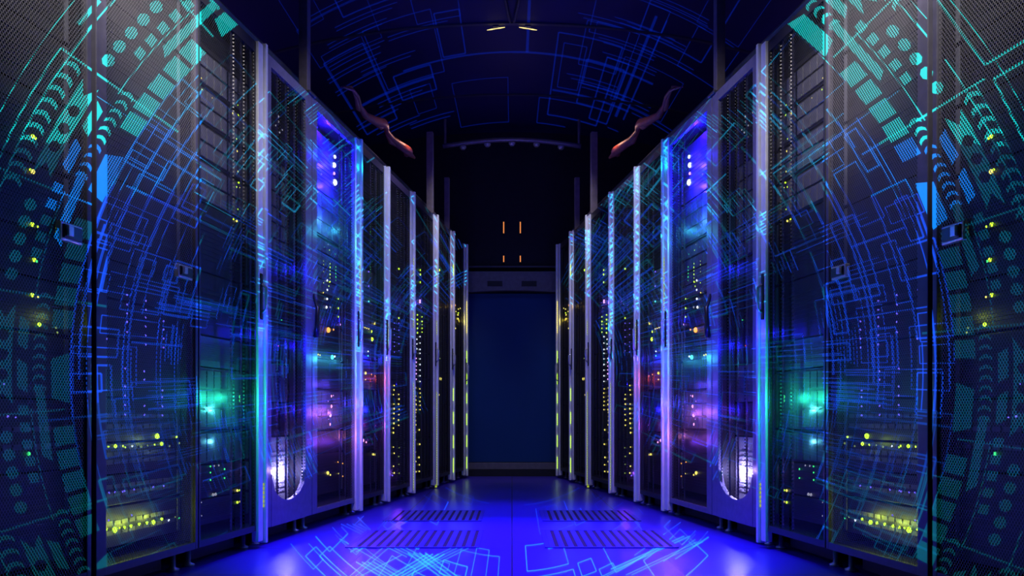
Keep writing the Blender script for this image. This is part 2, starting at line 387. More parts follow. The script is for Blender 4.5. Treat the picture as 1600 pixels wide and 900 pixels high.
# indicator lights, and white labels made to glow as dots: cabinet -> (px, py, radius px, colour); left-row pixels
def colm(x, y0, y1, n, r, c, j=0.0, skip=0.0):
    q = random.Random(int(x * 31 + y0)); out = []
    for i in range(n):
        if q.random() < skip: continue
        out.append((x + q.uniform(-j, j), y0 + (y1 - y0) * i / max(1, n - 1) + q.uniform(-j, j), r * q.uniform(0.8, 1.15), c))
    return out
LEDS = {
 0: [(53,213,3,'yg'),(57,216,2,'yg'),(53,268,3.4,'y'),(49,265,1.8,'yg'),(52,351,3.2,'yg'),(60,354,1.8,'yg'),(55,406,3,'yg'),(59,408,2,'g'),(52,461,3,'yg'),(61,464,1.4,'y'),
     (63,507,3,'yg'),(47,709,3,'g'),(14,651,1.8,'b'),(26,652,1.2,'b'),(8,600,1.1,'b'),(89,512,1.6,'dim'),(91,520,1.6,'dim')],
 1: [(x,y,1.5,'b') for x,y in ((167,453),(200,461),(200,476),(200,490),(200,503),(200,519),(229,470),(229,484),(229,496),(229,510),(229,524),(229,538),(257,502),(257,515),(257,529),(257,543),
     (168,527),(197,576),(227,580),(165,587),(227,593),(165,602),(197,604),(165,617),(197,619),(165,632),(197,633),(227,634),(197,648),(165,647),(227,648),(255,610),(255,622),(255,635),(255,649))]
    + [(158,699,1.5,'yg'),(171,698,1.6,'yg'),(182,697,3.0,'yg'),(194,697,1.7,'yg'),(197,699,1.4,'yg'),(208,697,1.5,'w'),(222,698,1.8,'dim'),(232,696,1.4,'dim'),(243,695,1.6,'yg'),(247,686,4.2,'yg'),(254,693,3.0,'yg'),(266,697,1.4,'dim'),(277,685,1.8,'yg'),(292,692,1.6,'dim')]
    + [(x,y,1.5,'b') for x,y in ((159,771),(172,770),(181,769),(193,768),(196,767),(211,765),(241,761),(257,759),(171,813),(207,805))]
    + [(157,830,1.8,'yg'),(168,827,2.0,'yg'),(181,828,4.6,'yg'),(188,825,1.8,'yg'),(196,824,2.4,'yg'),(206,822,2.6,'yg'),(219,819,2.4,'yg'),(231,817,2.4,'yg'),(241,816,3.6,'yg'),(254,811,2.4,'yg'),(265,813,1.6,'w'),(275,808,1.2,'dim'),(289,808,1.2,'g')],
 2: [(372,164,1.5,'yg'),(373,180,1.6,'yg'),(364,177,1.8,'y'),(376,183,1.8,'y'),(370,217,1.5,'yg'),(377,219,2.0,'yg'),(371,236,2.0,'y'),(365,233,1.2,'dim'),(372,268,1.7,'y'),(365,267,1.2,'dim'),(374,283,1.6,'yg'),(370,292,1.8,'yg'),(375,293,1.4,'y'),
     (372,327,1.6,'yg'),(366,341,1.4,'yg'),(371,342,1.8,'y'),(315,122,1.6,'y'),(316,140,1.7,'yg'),(332,153,1.4,'y'),(348,148,1.2,'yg'),(348,165,1.2,'yg'),(332,192,1.2,'g'),(348,203,1.3,'g'),(332,212,1.0,'g'),(316,200,1.2,'g'),(348,278,1.0,'g'),(332,249,1.0,'c'),
     (375,620,2.6,'g'),(375,626,2.2,'g'),(324,640,2.8,'c'),(372,767,2.0,'y'),(376,767,1.6,'yg'),(372,785,2.0,'yg'),(376,784,1.4,'y'),(313,592,1.5,'yg')]
    + colm(311,728,752,3,1.6,'g') + colm(330,727,750,3,1.6,'g') + colm(352,733,747,2,1.3,'g') + [(336,728,1.4,'dw'),(343,727,1.4,'dw'),(334,773,2.4,'dw'),(338,773,2.4,'dw'),(316,785,1.0,'dw'),(316,806,1.0,'dw')],
 3: [(414,380,1.3,'r'),(425,176,1.2,'dw'),(436,182,1.6,'dw'),(436,190,1.6,'dw'),(432,196,1.4,'dw'),(438,207,1.4,'dw'),(433,214,1.3,'dw'),(442,203,1.2,'dw'),(420,747,2.6,'w'),(436,540,1.0,'r'),(441,500,0.9,'g')],
 4: [(524,245,3.0,'w'),(523,258,4.2,'w'),(523,271,2.4,'v'),(524,285,5.0,'w'),(503,272,1.8,'b'),(497,300,1.4,'v'),(513,382,1.4,'dw'),(515,391,1.3,'yg'),(530,400,1.5,'yg'),(507,386,1.1,'g'),(524,397,1.2,'g'),
     (512,438,1.8,'w'),(514,447,1.5,'yg'),(512,453,1.8,'w'),(512,467,1.8,'w'),(511,480,2.2,'w'),(517,480,1.6,'dw'),(506,457,1.3,'y'),(506,442,1.3,'yg'),(497,481,1.4,'y'),(514,513,4.2,'o'),(522,514,1.4,'o'),(520,559,3.6,'c'),(524,557,1.6,'w'),(498,554,1.4,'y'),(501,555,1.2,'y'),(532,507,1.6,'v'),
     (513,739,2.8,'y'),(517,742,1.4,'y'),(529,722,1.0,'o'),(537,724,1.0,'o'),(537,744,1.0,'o'),(530,740,1.0,'y')]
    + colm(506,408,430,5,1.1,'yg') + colm(516,412,440,6,1.5,'yg') + colm(525,417,438,5,1.5,'g') + colm(534,425,440,3,1.0,'g') + colm(530,455,495,4,1.5,'yg')
    + [(518,619,2.2,'p'),(521,618,1.4,'v'),(518,635,2.8,'p'),(517,649,2.6,'v'),(516,663,2.4,'p'),(513,627,1.4,'v'),(513,641,1.2,'v'),(514,655,1.2,'v')],
 5: [(582,530,3.2,'yg'),(581,518,2.2,'yg'),(586,506,1.4,'y'),(591,506,1.6,'y'),(565,518,1.1,'w'),(565,531,1.2,'y'),(563,582,1.4,'o'),(572,583,2.2,'y'),(581,585,1.2,'o'),(591,588,1.2,'o'),(564,591,1.0,'y'),(572,593,1.0,'y'),
     (584,710,1.8,'y'),(590,710,1.6,'y'),(560,720,1.4,'y'),(567,720,1.2,'y'),(559,679,3.6,'p'),(568,688,2.4,'p'),(564,686,1.6,'v'),(573,691,1.4,'p'),(577,423,1.4,'b'),(577,447,1.4,'b'),(577,471,1.4,'c'),(576,549,1.3,'w'),(576,556,1.2,'c')]
    + [(562 + 3*i, 506 + 1.5*i, 1.1, 'y') for i in range(7)],
 6: [(624,420,1.5,'yg'),(624,497,1.4,'yg'),(610,411,1.1,'dw'),(608,742,2.4,'p'),(622,747,2.0,'v'),(614,743,1.2,'b')] + colm(616,602,676,11,1.4,'y',.6,.12) + colm(624,600,664,9,1.3,'y',.6,.2) + colm(616,688,760,8,1.2,'y',.8,.35) + colm(624,700,765,6,1.0,'dim',.6,.3)
    + colm(617,505,550,6,0.9,'b') + colm(624,505,548,5,0.9,'b'),
 7: [(658,422,1.6,'yg'),(658,431,1.9,'yg'),(658,441,1.6,'yg'),(657,471,3.0,'v'),(657,471,1.9,'w'),(659,481,1.0,'w')] + colm(653,492,520,5,1.3,'yg') + colm(660,495,519,5,1.2,'yg') + colm(652,530,545,3,1.1,'w') + colm(657,526,546,3,1.1,'w')
    + colm(651,560,590,6,1.2,'v') + colm(657,552,596,6,1.2,'w') + colm(650,606,664,10,1.5,'y',.4,.1) + colm(657,608,640,6,1.2,'y',.4,.2) + colm(650,676,752,11,1.3,'y',.6,.35) + colm(656,672,758,9,1.3,'y',.6,.35),
 8: [(687,422,1.9,'yg'),(689,592,2.5,'y'),(686,617,1.8,'y'),(685,653,1.6,'y'),(684,690,2.0,'yg'),(683,727,2.0,'y'),(688,560,1.0,'dim'),(685,520,0.9,'dim')],
 9: [(710,472,2.0,'yg'),(711,477,2.2,'o'),(709,482,1.6,'y'),(713,485,1.0,'y'),(717,483,1.0,'y'),(720,482,1.0,'y'),(711,488,1.2,'y'),(716,492,1.3,'y'),(716,498,1.4,'y'),(717,489,1.1,'yg'),(712,513,1.3,'y'),(710,554,1.4,'y'),(710,587,1.6,'y'),(709,621,1.5,'y'),(710,654,1.5,'y'),(709,688,1.7,'y'),(709,722,1.6,'yg')],
}
HANDLES = {0: 'latch', 1: 'latch', 2: 'bar', 3: None, 4: 'bow', 5: 'bar', 6: 'bar', 7: 'bar', 8: 'bar', 9: 'bar'}
BAR_Y = {2: (428, 500), 4: (486, 542), 5: (500, 556), 6: (530, 562), 7: (535, 572), 8: (545, 578), 9: (560, 600)}
STRIP = {  # LED reflections painted as glowing strips along the profile edges: (cabinet, y0, y1, dotted, colour)
 6: [(405, 432, 'strip'), (488, 512, 'strip'), (598, 764, 'strip')], 7: [(410, 450, 'strip'), (500, 522, 'strip'), (612, 762, 'strip')], 8: [(413, 430, 'yg'), (607, 626, 'yg'), (644, 662, 'yg'), (680, 700, 'yg'), (716, 738, 'yg')],
 9: [(470, 520, 'y'), (548, 566, 'yg'), (584, 600, 'yg'), (614, 630, 'yg'), (646, 664, 'yg'), (680, 698, 'yg'), (714, 732, 'yg')], 2: [(755, 792, 'strip')], 4: [(400, 485, 'strip')], 5: [(505, 540, 'strip')]}

ORD = ['lowest', 'second from bottom', 'third from bottom', 'fourth from bottom', 'fifth from bottom', 'sixth from bottom', 'seventh from bottom', 'eighth from bottom', 'ninth from bottom', 'tenth from bottom', 'eleventh from bottom', 'twelfth from bottom']
COLW = {'yg': 'yellow-green', 'g': 'green', 'y': 'yellow', 'b': 'blue', 'w': 'white', 'v': 'violet', 'c': 'cyan', 'o': 'orange', 'p': 'pink', 'r': 'red', 'dim': 'faint yellow', 'dw': 'faint white', 'strip': 'yellow'}
DISK = {(2, 7), (2, 8), (2, 9), (2, 10), (2, 3), (4, 2), (4, 6), (4, 7), (3, 4), (2, 2)}
SWITCH = {(1, 0), (1, 1), (1, 2), (1, 3), (0, 1), (5, 1)}

def frame_of(side, t, w=0.0):
    """world x, y of a point on a row"""
    x = OX + D[0] * t + N[0] * w; y = D[1] * t + N[1] * w
    return (x if side < 0 else -x, y)
ANG = math.atan2(D[1], D[0])
def cabinet(i, side):
    c = CAB[i]; t0, t1 = BND[i] + (0.006 if i == 1 else 0.003), BND[i+1] - (0.016 if i == 0 else 0.003); W = t1 - t0
    sname = 'left' if side < 0 else 'right'
    flip = None if side < 0 else W
    bx, by = frame_of(side, t0 if side < 0 else t1)
    rz = ANG if side < 0 else -ANG
    root = tag(empty('server_cabinet', (bx, by, 0), rz), CAB_LABEL[i].format(s=sname), 'server cabinet', 'server cabinets lining the aisle')
    dep = 0.80; cav = c['cav']
    b = MB(flip)
    for x0, x1 in ((0, .012), (W - .012, W)): b.box(x0, x1, .022, dep, .07, TOP)
    b.box(.012, W - .012, .022, dep, TOP - .02, TOP); b.box(.012, W - .012, .022, dep, .07, .10); b.box(.012, W - .012, dep - .015, dep, .10, TOP - .02)
    b.build('cabinet_body', M['body'], root)
    for fx in (.05, W - .05):
        for fy in (.07, dep - .08):
            MB(flip).lathe([(.022, 0), (.024, .008), (.010, .014), (.010, .07)], fx, fy).build('levelling_foot', M['foot'], root, True)
    MB(flip).box(.09, W - .09, .09, .10, .012, .07).build('plinth', M['body'], root)
    # door frame
    pw = c['prof']; xr = W - pw; ls, rs = c['ls'], c['rs']; zb, zt = .10, TOP - .045
    pl, pr = ls, xr - rs
    arch = i == 3
    d = MB(flip)
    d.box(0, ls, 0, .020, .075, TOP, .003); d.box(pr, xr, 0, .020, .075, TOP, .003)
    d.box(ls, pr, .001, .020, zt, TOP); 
    if not arch: d.box(ls, pr, .001, .020, .075, zb)
    door = d.build('door', M[c['fm']], root)
    if arch:                                                              # plate whose top edge dips in an arc
        k = MB(flip); n = 14
        up = [(ls + (pr - ls) * j / n, .30 - .125 * math.sqrt(max(0, 1 - (2 * j / n - 1) ** 2))) for j in range(n + 1)]
        for a_, b_ in zip(up, up[1:]): k.prism([(a_[0], .075), (b_[0], .075), b_, a_], -.001, .020)
        k.build('arched_plate', M['violet_frame'], door)
        zb = .16
    # panel: flat on the near doors, folded into vertical pleats deeper in the row
    p = MB(flip)
    if c['corr'] is not None:
        px0 = pl + (pr - pl) * c['corr']                                   # flat mesh first, then pleats
        period = .082; n = max(3, int((pr - px0) / period)); pts = [(pl, .004), (px0, .004), (px0, .004), (px0, .004)] if px0 > pl + .01 else []
        for j in range(n):
            x = px0 + (pr - px0) * j / n; q = (pr - px0) / n
            pts += [(x, .004), (x + q * .66, .004), (x + q * .72, .012), (x + q * .94, .012)]
        pts.append((pr, .004))
        for j_, (a_, b_) in enumerate(zip(pts, pts[1:])):
            if b_[0] - a_[0] + abs(b_[1] - a_[1]) < 1e-5: continue
            p.face([(a_[0], a_[1], zb), (b_[0], b_[1], zb), (b_[0], b_[1], zt), (a_[0], a_[1], zt)], 1 if j_ % 4 == 2 else 0)  # recesses painted black for the dark in the folds
    else:
        p.face([(pl, .008, zb), (pr, .008, zb), (pr, .008, zt), (pl, .008, zt)])
    p.build('perforated_panel', [M[c['mesh']], M['black_frame']], door)
    if pw:
        e = MB(flip)
        e.box(xr + .001, xr + pw * .62, -.010, .021, .03, TOP + .005, .004); e.box(xr + pw * .70, W - .002, -.020, .021, .02, TOP + .015, .003)
        e.box(xr + pw * .62, xr + pw * .70, .004, .021, .03, TOP)
        e.build('edge_profile', M['silver'], root)
    # handles
    def h_at(px, py): t, z = on_row(px, py); return t - t0, z
    if HANDLES[i] == 'latch':
        x0, z0 = h_at(*((90, 366) if i == 0 else (275, 427))); x1, z1 = h_at(*((124, 366) if i == 0 else (297, 427)))
        hz = .052 if i == 0 else .046; zc = z0 + .012
        x1 = min(x1, pr - .004)
        l = MB(flip); l.box(x0, x1, -.010, .0075, zc - hz/2, zc + hz/2, .003)
        ho = l.build('latch_plate', M['chrome'], door)
        l = MB(flip); l.box(x0 + .008, x1 - .008, -.016, -.0101, zc - hz/2 + .007, zc + hz/2 - .007, .002); l.build('latch_recess', M['rubber'], ho)
        l = MB(flip); l.box(x0 + .012, x0 + .034, -.026, -.0161, zc - hz/2 + .012, zc + hz/2 - .010, .003); l.build('lever', M['chrome'], ho)
    if HANDLES[i] == 'bow':
        z0 = h_at(490, 525)[1]; z1 = h_at(490, 460)[1]; x = .012
        MB(flip).tube([(x + .012, -.001, z0 + .004), (x + .006, -.012, z0), (x, -.020, z0 + .05), (x, -.022, z0 + .14), (x, -.018, z1 - .06), (x, -.001, z1)], .010, 8, [1.4, 1.5, 1.3, 1.1, .9, .7]).build('bow_handle', M['rubber'], door, True)
    if HANDLES[i] == 'bar' or i == 4:
        y0, y1 = BAR_Y[i]; xm = xr + pw * .30; pxm = {2: 405, 4: 556, 5: 603, 6: 644, 7: 679, 8: 706, 9: 725}[i]
        za, zb2 = h_at(pxm, y1)[1], h_at(pxm, y0)[1]
        l = MB(flip); l.box(xm - .010, xm + .010, -.0165, -.0101, za, zb2, .003); hb = l.build('handle_plate', M['rubber'], root)
        l = MB(flip); l.tube([(xm, -.0166, za + .03), (xm, -.034, za + .045), (xm, -.034, zb2 - .06), (xm, -.0166, zb2 - .045)], .0065); l.build('grip', M['chrome'], hb, True)
    for (y0, y1, col) in STRIP.get(i, []):
        pxm = {2: 409, 4: 557, 5: 604, 6: 646, 7: 679, 8: 706, 9: 727}[i]
        za, zb2 = h_at(pxm, y1)[1], h_at(pxm, y0)[1]
        xs = xr + pw * .63; s_ = MB(flip); z = za
        while z < zb2:
            s_.box(xs + pw * .01, xr + pw * .675, -.012, .0035, z, min(zb2, z + .012)); z += .018
        s_.build('reflection_strip', LED[col], root)
    # tracery over this cabinet's front
    tr = MB(flip); used = {}; seen = 0
    for pts, col in row_polys[side]:
        ts = [q[0] for q in pts]
        if max(ts) < t0 or min(ts) > t1: continue
        q = [(a - t0, z) for a, z in pts]
        for ax, lim, less in ((0, 0.0, False), (0, W - .002, True), (1, .10, False), (1, TOP - .004, True)):
            q = clip(q, ax, lim, less) if q else None
        if not q: continue
        pieces = []
        for lo, hi, onmesh in ((-1, pl, False), (pl, pr, True), (pr, 9, False)):
            z_ = clip(q, 0, lo, False) if lo > -1 else q
            z_ = clip(z_, 0, hi, True) if z_ and hi < 9 else z_
            if z_: pieces.append((z_, onmesh))
        for z_, onmesh in pieces:
            xm = sum(v[0] for v in z_) / len(z_)
            y = -.0215 if xm > xr + pw * .70 and pw else -.0115 if xm > xr and pw else -.002
            key = ('sky' if z_[0][1] > .9 and col in ('dcyan', 'teal', 'dblue') and i > 1 else col) + ('_m' if onmesh else '') if xm > xr or i < 2 else col + ('_m' if onmesh else '')  # overlay light painted brighter where it crosses the silver profiles
            if key not in used: used[key] = len(used)
            tr.face([(v[0], y, v[1]) for v in z_], used[key]); seen += 1
    if seen: tag(tr.build('tracery_overlay', [TR[k] for k in used], door, recalc=False), 'overlay light drawn as glowing circuit lines across the door')
    else: tr.bm.free()
    # servers inside
    leds = LEDS[i]; yface = .022 + cav
    spots = []
    for (px, py, r, col) in leds:
        t, z = on_row(px, py, -(yface - .004)); x = t - t0
        if x < .03 or x > W - .03:
            x = min(max(x, .03), W - .03)
        spots.append((x, z, r * math.hypot(D[0]*t + OX, D[1]*t) / F, col))
    zs = c['zs']; hot = None
    for u, (za, zb2) in enumerate(zip(zs, zs[1:])):
        mine = [s for s in spots if za <= s[1] < zb2]
        h = zb2 - za - .006
        kind = 'disk array' if (i, u) in DISK else 'network switch' if (i, u) in SWITCH else 'server'
        cols = []
        for s in mine:
            w = COLW[s[3]]
            if w not in cols: cols.append(w)
        look = ('with ' + ' and '.join(cols[:2]) + ' lights') if cols else 'without visible lights'
        lx = bx + (-math.sin(rz)) * yface; ly = by + math.cos(rz) * yface
        sv = tag(empty(kind.replace(' ', '_'), (lx, ly, za), rz), f'{kind} {look}, {ORD[u]} in {sname} {CAB_SHORT[i]}', kind, f'equipment in {sname} {CAB_SHORT[i]}')
        m0, m1 = .022, W - .022
        g = MB(flip)
        mat = M['unit_grey'] if (i, u) in ((2, 3), (2, 4), (3, 0), (3, 2), (4, 8), (4, 7), (5, 5), (5, 3)) else M['unit']
        if (i, u) == (3, 0): mat = M['reflector_face']  # pale chassis added as reflector so the lamp makes a hot spot
        g.box(m0, m1, .004, .62, 0, h, .002)
        g.build('chassis', mat, sv)
        for e0, e1 in ((m0, m0 + .018), (m1 - .018, m1)):
            MB(flip).box(e0, e1, 0, .0035, .004, h - .004, .001).build('rack_ear', M['unit_grey'], sv)
        if i == 3 and u == 0:                                              # pale unit low in the violet cabinet, lit by a lamp before its face
            tt, zz = on_row(440, 738, -(yface - .004)); xx = min(tt - t0, W - .10); zc = zz - za
            xx = min(xx, W - .10)
            hot = (xx, zc + za, yface - .003 - .022)
        if kind == 'disk array':
            rows = max(1, int(h / .065)); colsn = 8; cw = (m1 - m0 - .05) / colsn
            for rr in range(rows):
                for cc in range(colsn):
                    x0 = m0 + .025 + cc * cw; z0 = .006 + rr * (h - .010) / rows
                    MB(flip).box(x0 + .003, x0 + cw - .003, -.003, .0035, z0 + .003, z0 + (h - .010) / rows - .006, .0015).build('drive_bay', M['bay'], sv)
        elif kind == 'network switch':
            g = MB(flip); n = 12; cw = (m1 - m0 - .06) / n
            for cc in range(n):
                for z0 in (h * .30, h * .55):
                    x0 = m0 + .03 + cc * cw; g.box(x0 + .004, x0 + cw - .004, .001, .0038, z0, z0 + min(.014, h * .16))
            g.build('port_row', M['unit_grey'], sv)
        else:
            g = MB(flip); n = 9; 
            for cc in range(n):
                z0 = h * .18 + cc * h * .64 / n; g.box(m0 + .03, m1 - .03, .001, .0038, z0, z0 + h * .64 / n * .45)
            g.build('vent_louvre', mat, sv)
        for x, z, r, col in mine:
            o = bpy.data.objects.new('indicator_light', LEDM[col]); C.objects.link(o); o.parent = sv
            r = min(r, h * .45); o.location = ((x if side < 0 else W - x), -.001, min(max(z - za, r + .002), h - r - .002)); o.scale = (r, r * .7, r)
    if hot:
        x, y = frame_of(side, t0 + hot[0], -hot[2]); HOT.append((x, y, hot[1]))
    return root
HOT = []
for side in (-1, 1):
    for i in range(10): cabinet(i, side)

# ---------------------------------------------------------------- room
def plane_mesh(name, pts, m): return tag(MB().face(pts).build(name, m, recalc=False), kind='structure')
# floor: raised-floor tiles with fine seams, glossy
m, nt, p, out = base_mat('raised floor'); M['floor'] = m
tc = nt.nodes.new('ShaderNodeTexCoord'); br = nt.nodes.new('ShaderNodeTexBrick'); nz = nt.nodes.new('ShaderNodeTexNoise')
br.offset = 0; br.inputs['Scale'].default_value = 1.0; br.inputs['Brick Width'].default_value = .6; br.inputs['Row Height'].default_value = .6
br.inputs['Mortar Size'].default_value = .003; br.inputs['Color1'].default_value = (.05, .03, .50, 1); br.inputs['Color2'].default_value = (.045, .027, .46, 1); br.inputs['Mortar'].default_value = (.03, .03, .04, 1)  # blue of the light on the floor is put into the tile colour
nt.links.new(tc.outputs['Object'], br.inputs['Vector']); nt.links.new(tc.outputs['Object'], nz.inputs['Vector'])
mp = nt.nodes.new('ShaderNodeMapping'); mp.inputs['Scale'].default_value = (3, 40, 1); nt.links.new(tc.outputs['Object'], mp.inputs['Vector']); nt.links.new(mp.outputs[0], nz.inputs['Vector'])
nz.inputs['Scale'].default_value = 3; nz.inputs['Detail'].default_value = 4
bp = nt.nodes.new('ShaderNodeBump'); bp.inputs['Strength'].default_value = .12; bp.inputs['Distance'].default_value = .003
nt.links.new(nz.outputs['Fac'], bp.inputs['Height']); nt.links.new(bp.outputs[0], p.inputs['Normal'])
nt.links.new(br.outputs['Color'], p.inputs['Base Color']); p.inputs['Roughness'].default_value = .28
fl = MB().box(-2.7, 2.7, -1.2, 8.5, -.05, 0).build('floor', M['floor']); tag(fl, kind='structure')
used = {}; g = MB()
for q, col in floor_polys:
    ok = True
    for (x, y, z) in q:
        if y > 7.9 or abs(x) > 1.597 - .1507 * y - .02: ok = False
    if not ok: continue
    if col not in used: used[col] = len(used)
    g.face([(x, y, .0015) for x, y, z in q], used[col])
g.build('floor_tracery_overlay', [TR[k] for k in used], fl, recalc=False)
# vault
g = MB(); n = 40
xs = [-VW + 2 * VW * k / n for k in range(n + 1)]
for a_, b_ in zip(xs, xs[1:]):
    for y0, y1 in ((-1.2, 2), (2, 5), (5, 8.5)):
        g.face([(a_, y0, vault_z(a_)), (a_, y1, vault_z(a_)), (b_, y1, vault_z(b_)), (b_, y0, vault_z(b_))])
ce = tag(g.build('ceiling', M['ceiling'], smooth=True, recalc=False), kind='structure')
g = MB()
for q in ceil_polys: g.face(q)
g.build('ceiling_tracery_overlay', TR['deep'], ce, recalc=False)
for y in (4.6, 5.9, 7.2):                                                 # slim ribs across the vault
    g = MB()
    for a_, b_ in zip(xs, xs[1:]):
        g.bm.faces.ensure_lookup_table()
        z0, z1 = vault_z(a_), vault_z(b_)
        v = [g.bm.verts.new(p_) for p_ in ((a_, y, z0 - .012), (b_, y, z1 - .012), (b_, y + .03, z1 - .012), (a_, y + .03, z0 - .012), (a_, y, z0 - .001), (b_, y, z1 - .001), (b_, y + .03, z1 - .001), (a_, y + .03, z0 - .001))]
        for f in ((0, 1, 2, 3), (0, 4, 5, 1), (3, 2, 6, 7)): g.bm.faces.new([v[k] for k in f])
    g.build('ceiling_rib', M['rib'], ce)
for nm, x in (('wall_left', -2.6), ('wall_right', 2.6)):
    tag(MB().box(min(x, x * 1.03), max(x, x * 1.03), -1.2, 8.5, 0, 2.36).build(nm, M['wall']), kind='structure')
tag(MB().box(-2.6, 2.6, END_Y + .12, END_Y + .22, 0, 3.26).build('wall_end', M['wall']), kind='structure')
tag(MB().box(-2.6, 2.6, -1.3, -1.2, 0, 3.26).build('wall_behind', M['wall']), kind='structure')
def at_end(px, py, Y=END_Y): dx, dz = ray(px, py); return dx * Y, EYE + dz * Y
# end door: recessed blue leaf, grey lintel with two dark slots, sill step
g = MB(); x0 = -.41; x1 = .41; zt = at_end(800, 457)[1]; z0 = at_end(800, 722)[1]
g.box(x0, x1, END_Y + .06, END_Y + .119, .13, zt - .002); dr = tag(g.build('door_1', M['end_door']), kind='structure')
g = MB(); zl = at_end(800, 424)[1]; n = 12
pts = [(x0 - .06, zl), (x1 + .06, zl)] + [(x1 + .06 - (x1 - x0 + .12) * k / n, zt + .02 * math.sin(PI * k / n)) for k in range(n + 1)]
up = [(x0 - .06 + (x1 - x0 + .12) * k / n, zt + .02 * math.sin(PI * k / n)) for k in range(n + 1)]
for a_, b_ in zip(up, up[1:]): g.prism([a_, b_, (b_[0], zl), (a_[0], zl)], END_Y, END_Y + .119)
li = tag(g.build('trim_1', M['lintel']), kind='structure')
for cx in (-.16, .16): MB().box(cx - .07, cx + .07, END_Y - .003, END_Y - .0005, zl - .14, zl - .09, .001).build('lintel_slot', M['slot'], li)
tag(MB().box(x0 - .06, x1 + .06, END_Y - .02, END_Y + .119, .0, .06).build('trim_2', M['body']), kind='structure')
tag(MB().box(x0 - .06, x1 + .06, END_Y + .01, END_Y + .119, .062, .125, .004).build('trim_3', M['lintel']), kind='structure')
tag(MB().box(x0 - .55, x1 + .55, END_Y + .02, END_Y + .119, zl + .04, zl + .055).build('trim_4', M['rib']), kind='structure')
# orange slit lamps on the dark wall above the door
for px, py0, py1, nm in ((787, 345, 366, 'upper'), (813, 345, 366, 'upper'), (787, 398, 411, 'lower'), (813, 398, 411, 'lower')):
    xa, za = at_end(px, py1, END_Y + .1); _, zb2 = at_end(px, py0, END_Y + .1)
    r = tag(empty('wall_lamp', (xa, END_Y + .119, za)), f'{nm} orange slit lamp on the dark wall above the blue door, {"left" if px < 800 else "right"}', 'lamp', 'orange slit lamps above the end door')
    MB().box(-.014, .014, -.018, 0, 0, zb2 - za, .002).build('housing', M['body'], r)
    MB().box(-.005, .005, -.021, -.0181, .01, zb2 - za - .01).build('lit_slit', glow('amber slit', (1.0, .30, .08), .9), r)
# portal posts and arched beam over the aisle
for side, sn in ((-1, 'left'), (1, 'right')):
    for t, top, nm, w in ((6.72, 2.74, 'far', .024), (4.22, 3.02, 'near', .022), (7.3, 2.55, 'third', .02)):
        x, y = frame_of(side, t, -.035)
        r = tag(empty('ceiling_post', (x, y, TOP + .001), ANG if side < 0 else -ANG), f'{ {"far": "reddish grey", "near": "tall dark", "third": "short dark"}[nm] } post rising from the {sn} cabinet row to the vault', 'post', 'posts above the cabinet rows')
        MB().box(-w, w, -w, w, .012, top - TOP, .004).build('shaft', M['post'], r)
        MB().box(-w*2, w*2, -w*2, w*2, 0, .0115, .002).build('foot_plate', M['tray'], r)
xl, yl = frame_of(-1, 7.62, -.06)
g = MB(); n = 16
pts = []
for k in range(n + 1):
    x = -.62 + 1.24 * k / n; pts.append((x, 7.75, 2.98 + .06 * math.cos(PI * x / 1.24)))
g.tube(pts, .022, 8); bm_ = tag(empty('arched_beam', (0, 7.75, 0)), 'dark arched pipe beam spanning the aisle high before the end wall', 'beam')
o = g.build('beam_pipe', M['post'], bm_, True); o.location = (0, -7.75, 0)
for sx in (-1, 1):
    o = MB().tube([(sx * .60, 0, 2.98), (sx * .60, 0, vault_z(.6) - .002)], .012).build('hanger', M['post'], bm_)
for k in range(5):
    x = -.44 + .22 * k; MB().lathe([(.018, 2.925 + .06 * math.cos(PI * x / 1.24)), (.03, 2.94 + .06 * math.cos(PI * x / 1.24)), (.03, 2.955 + .06 * math.cos(PI * x / 1.24))], x, 0).build('pipe_clip', M['chrome'], bm_)
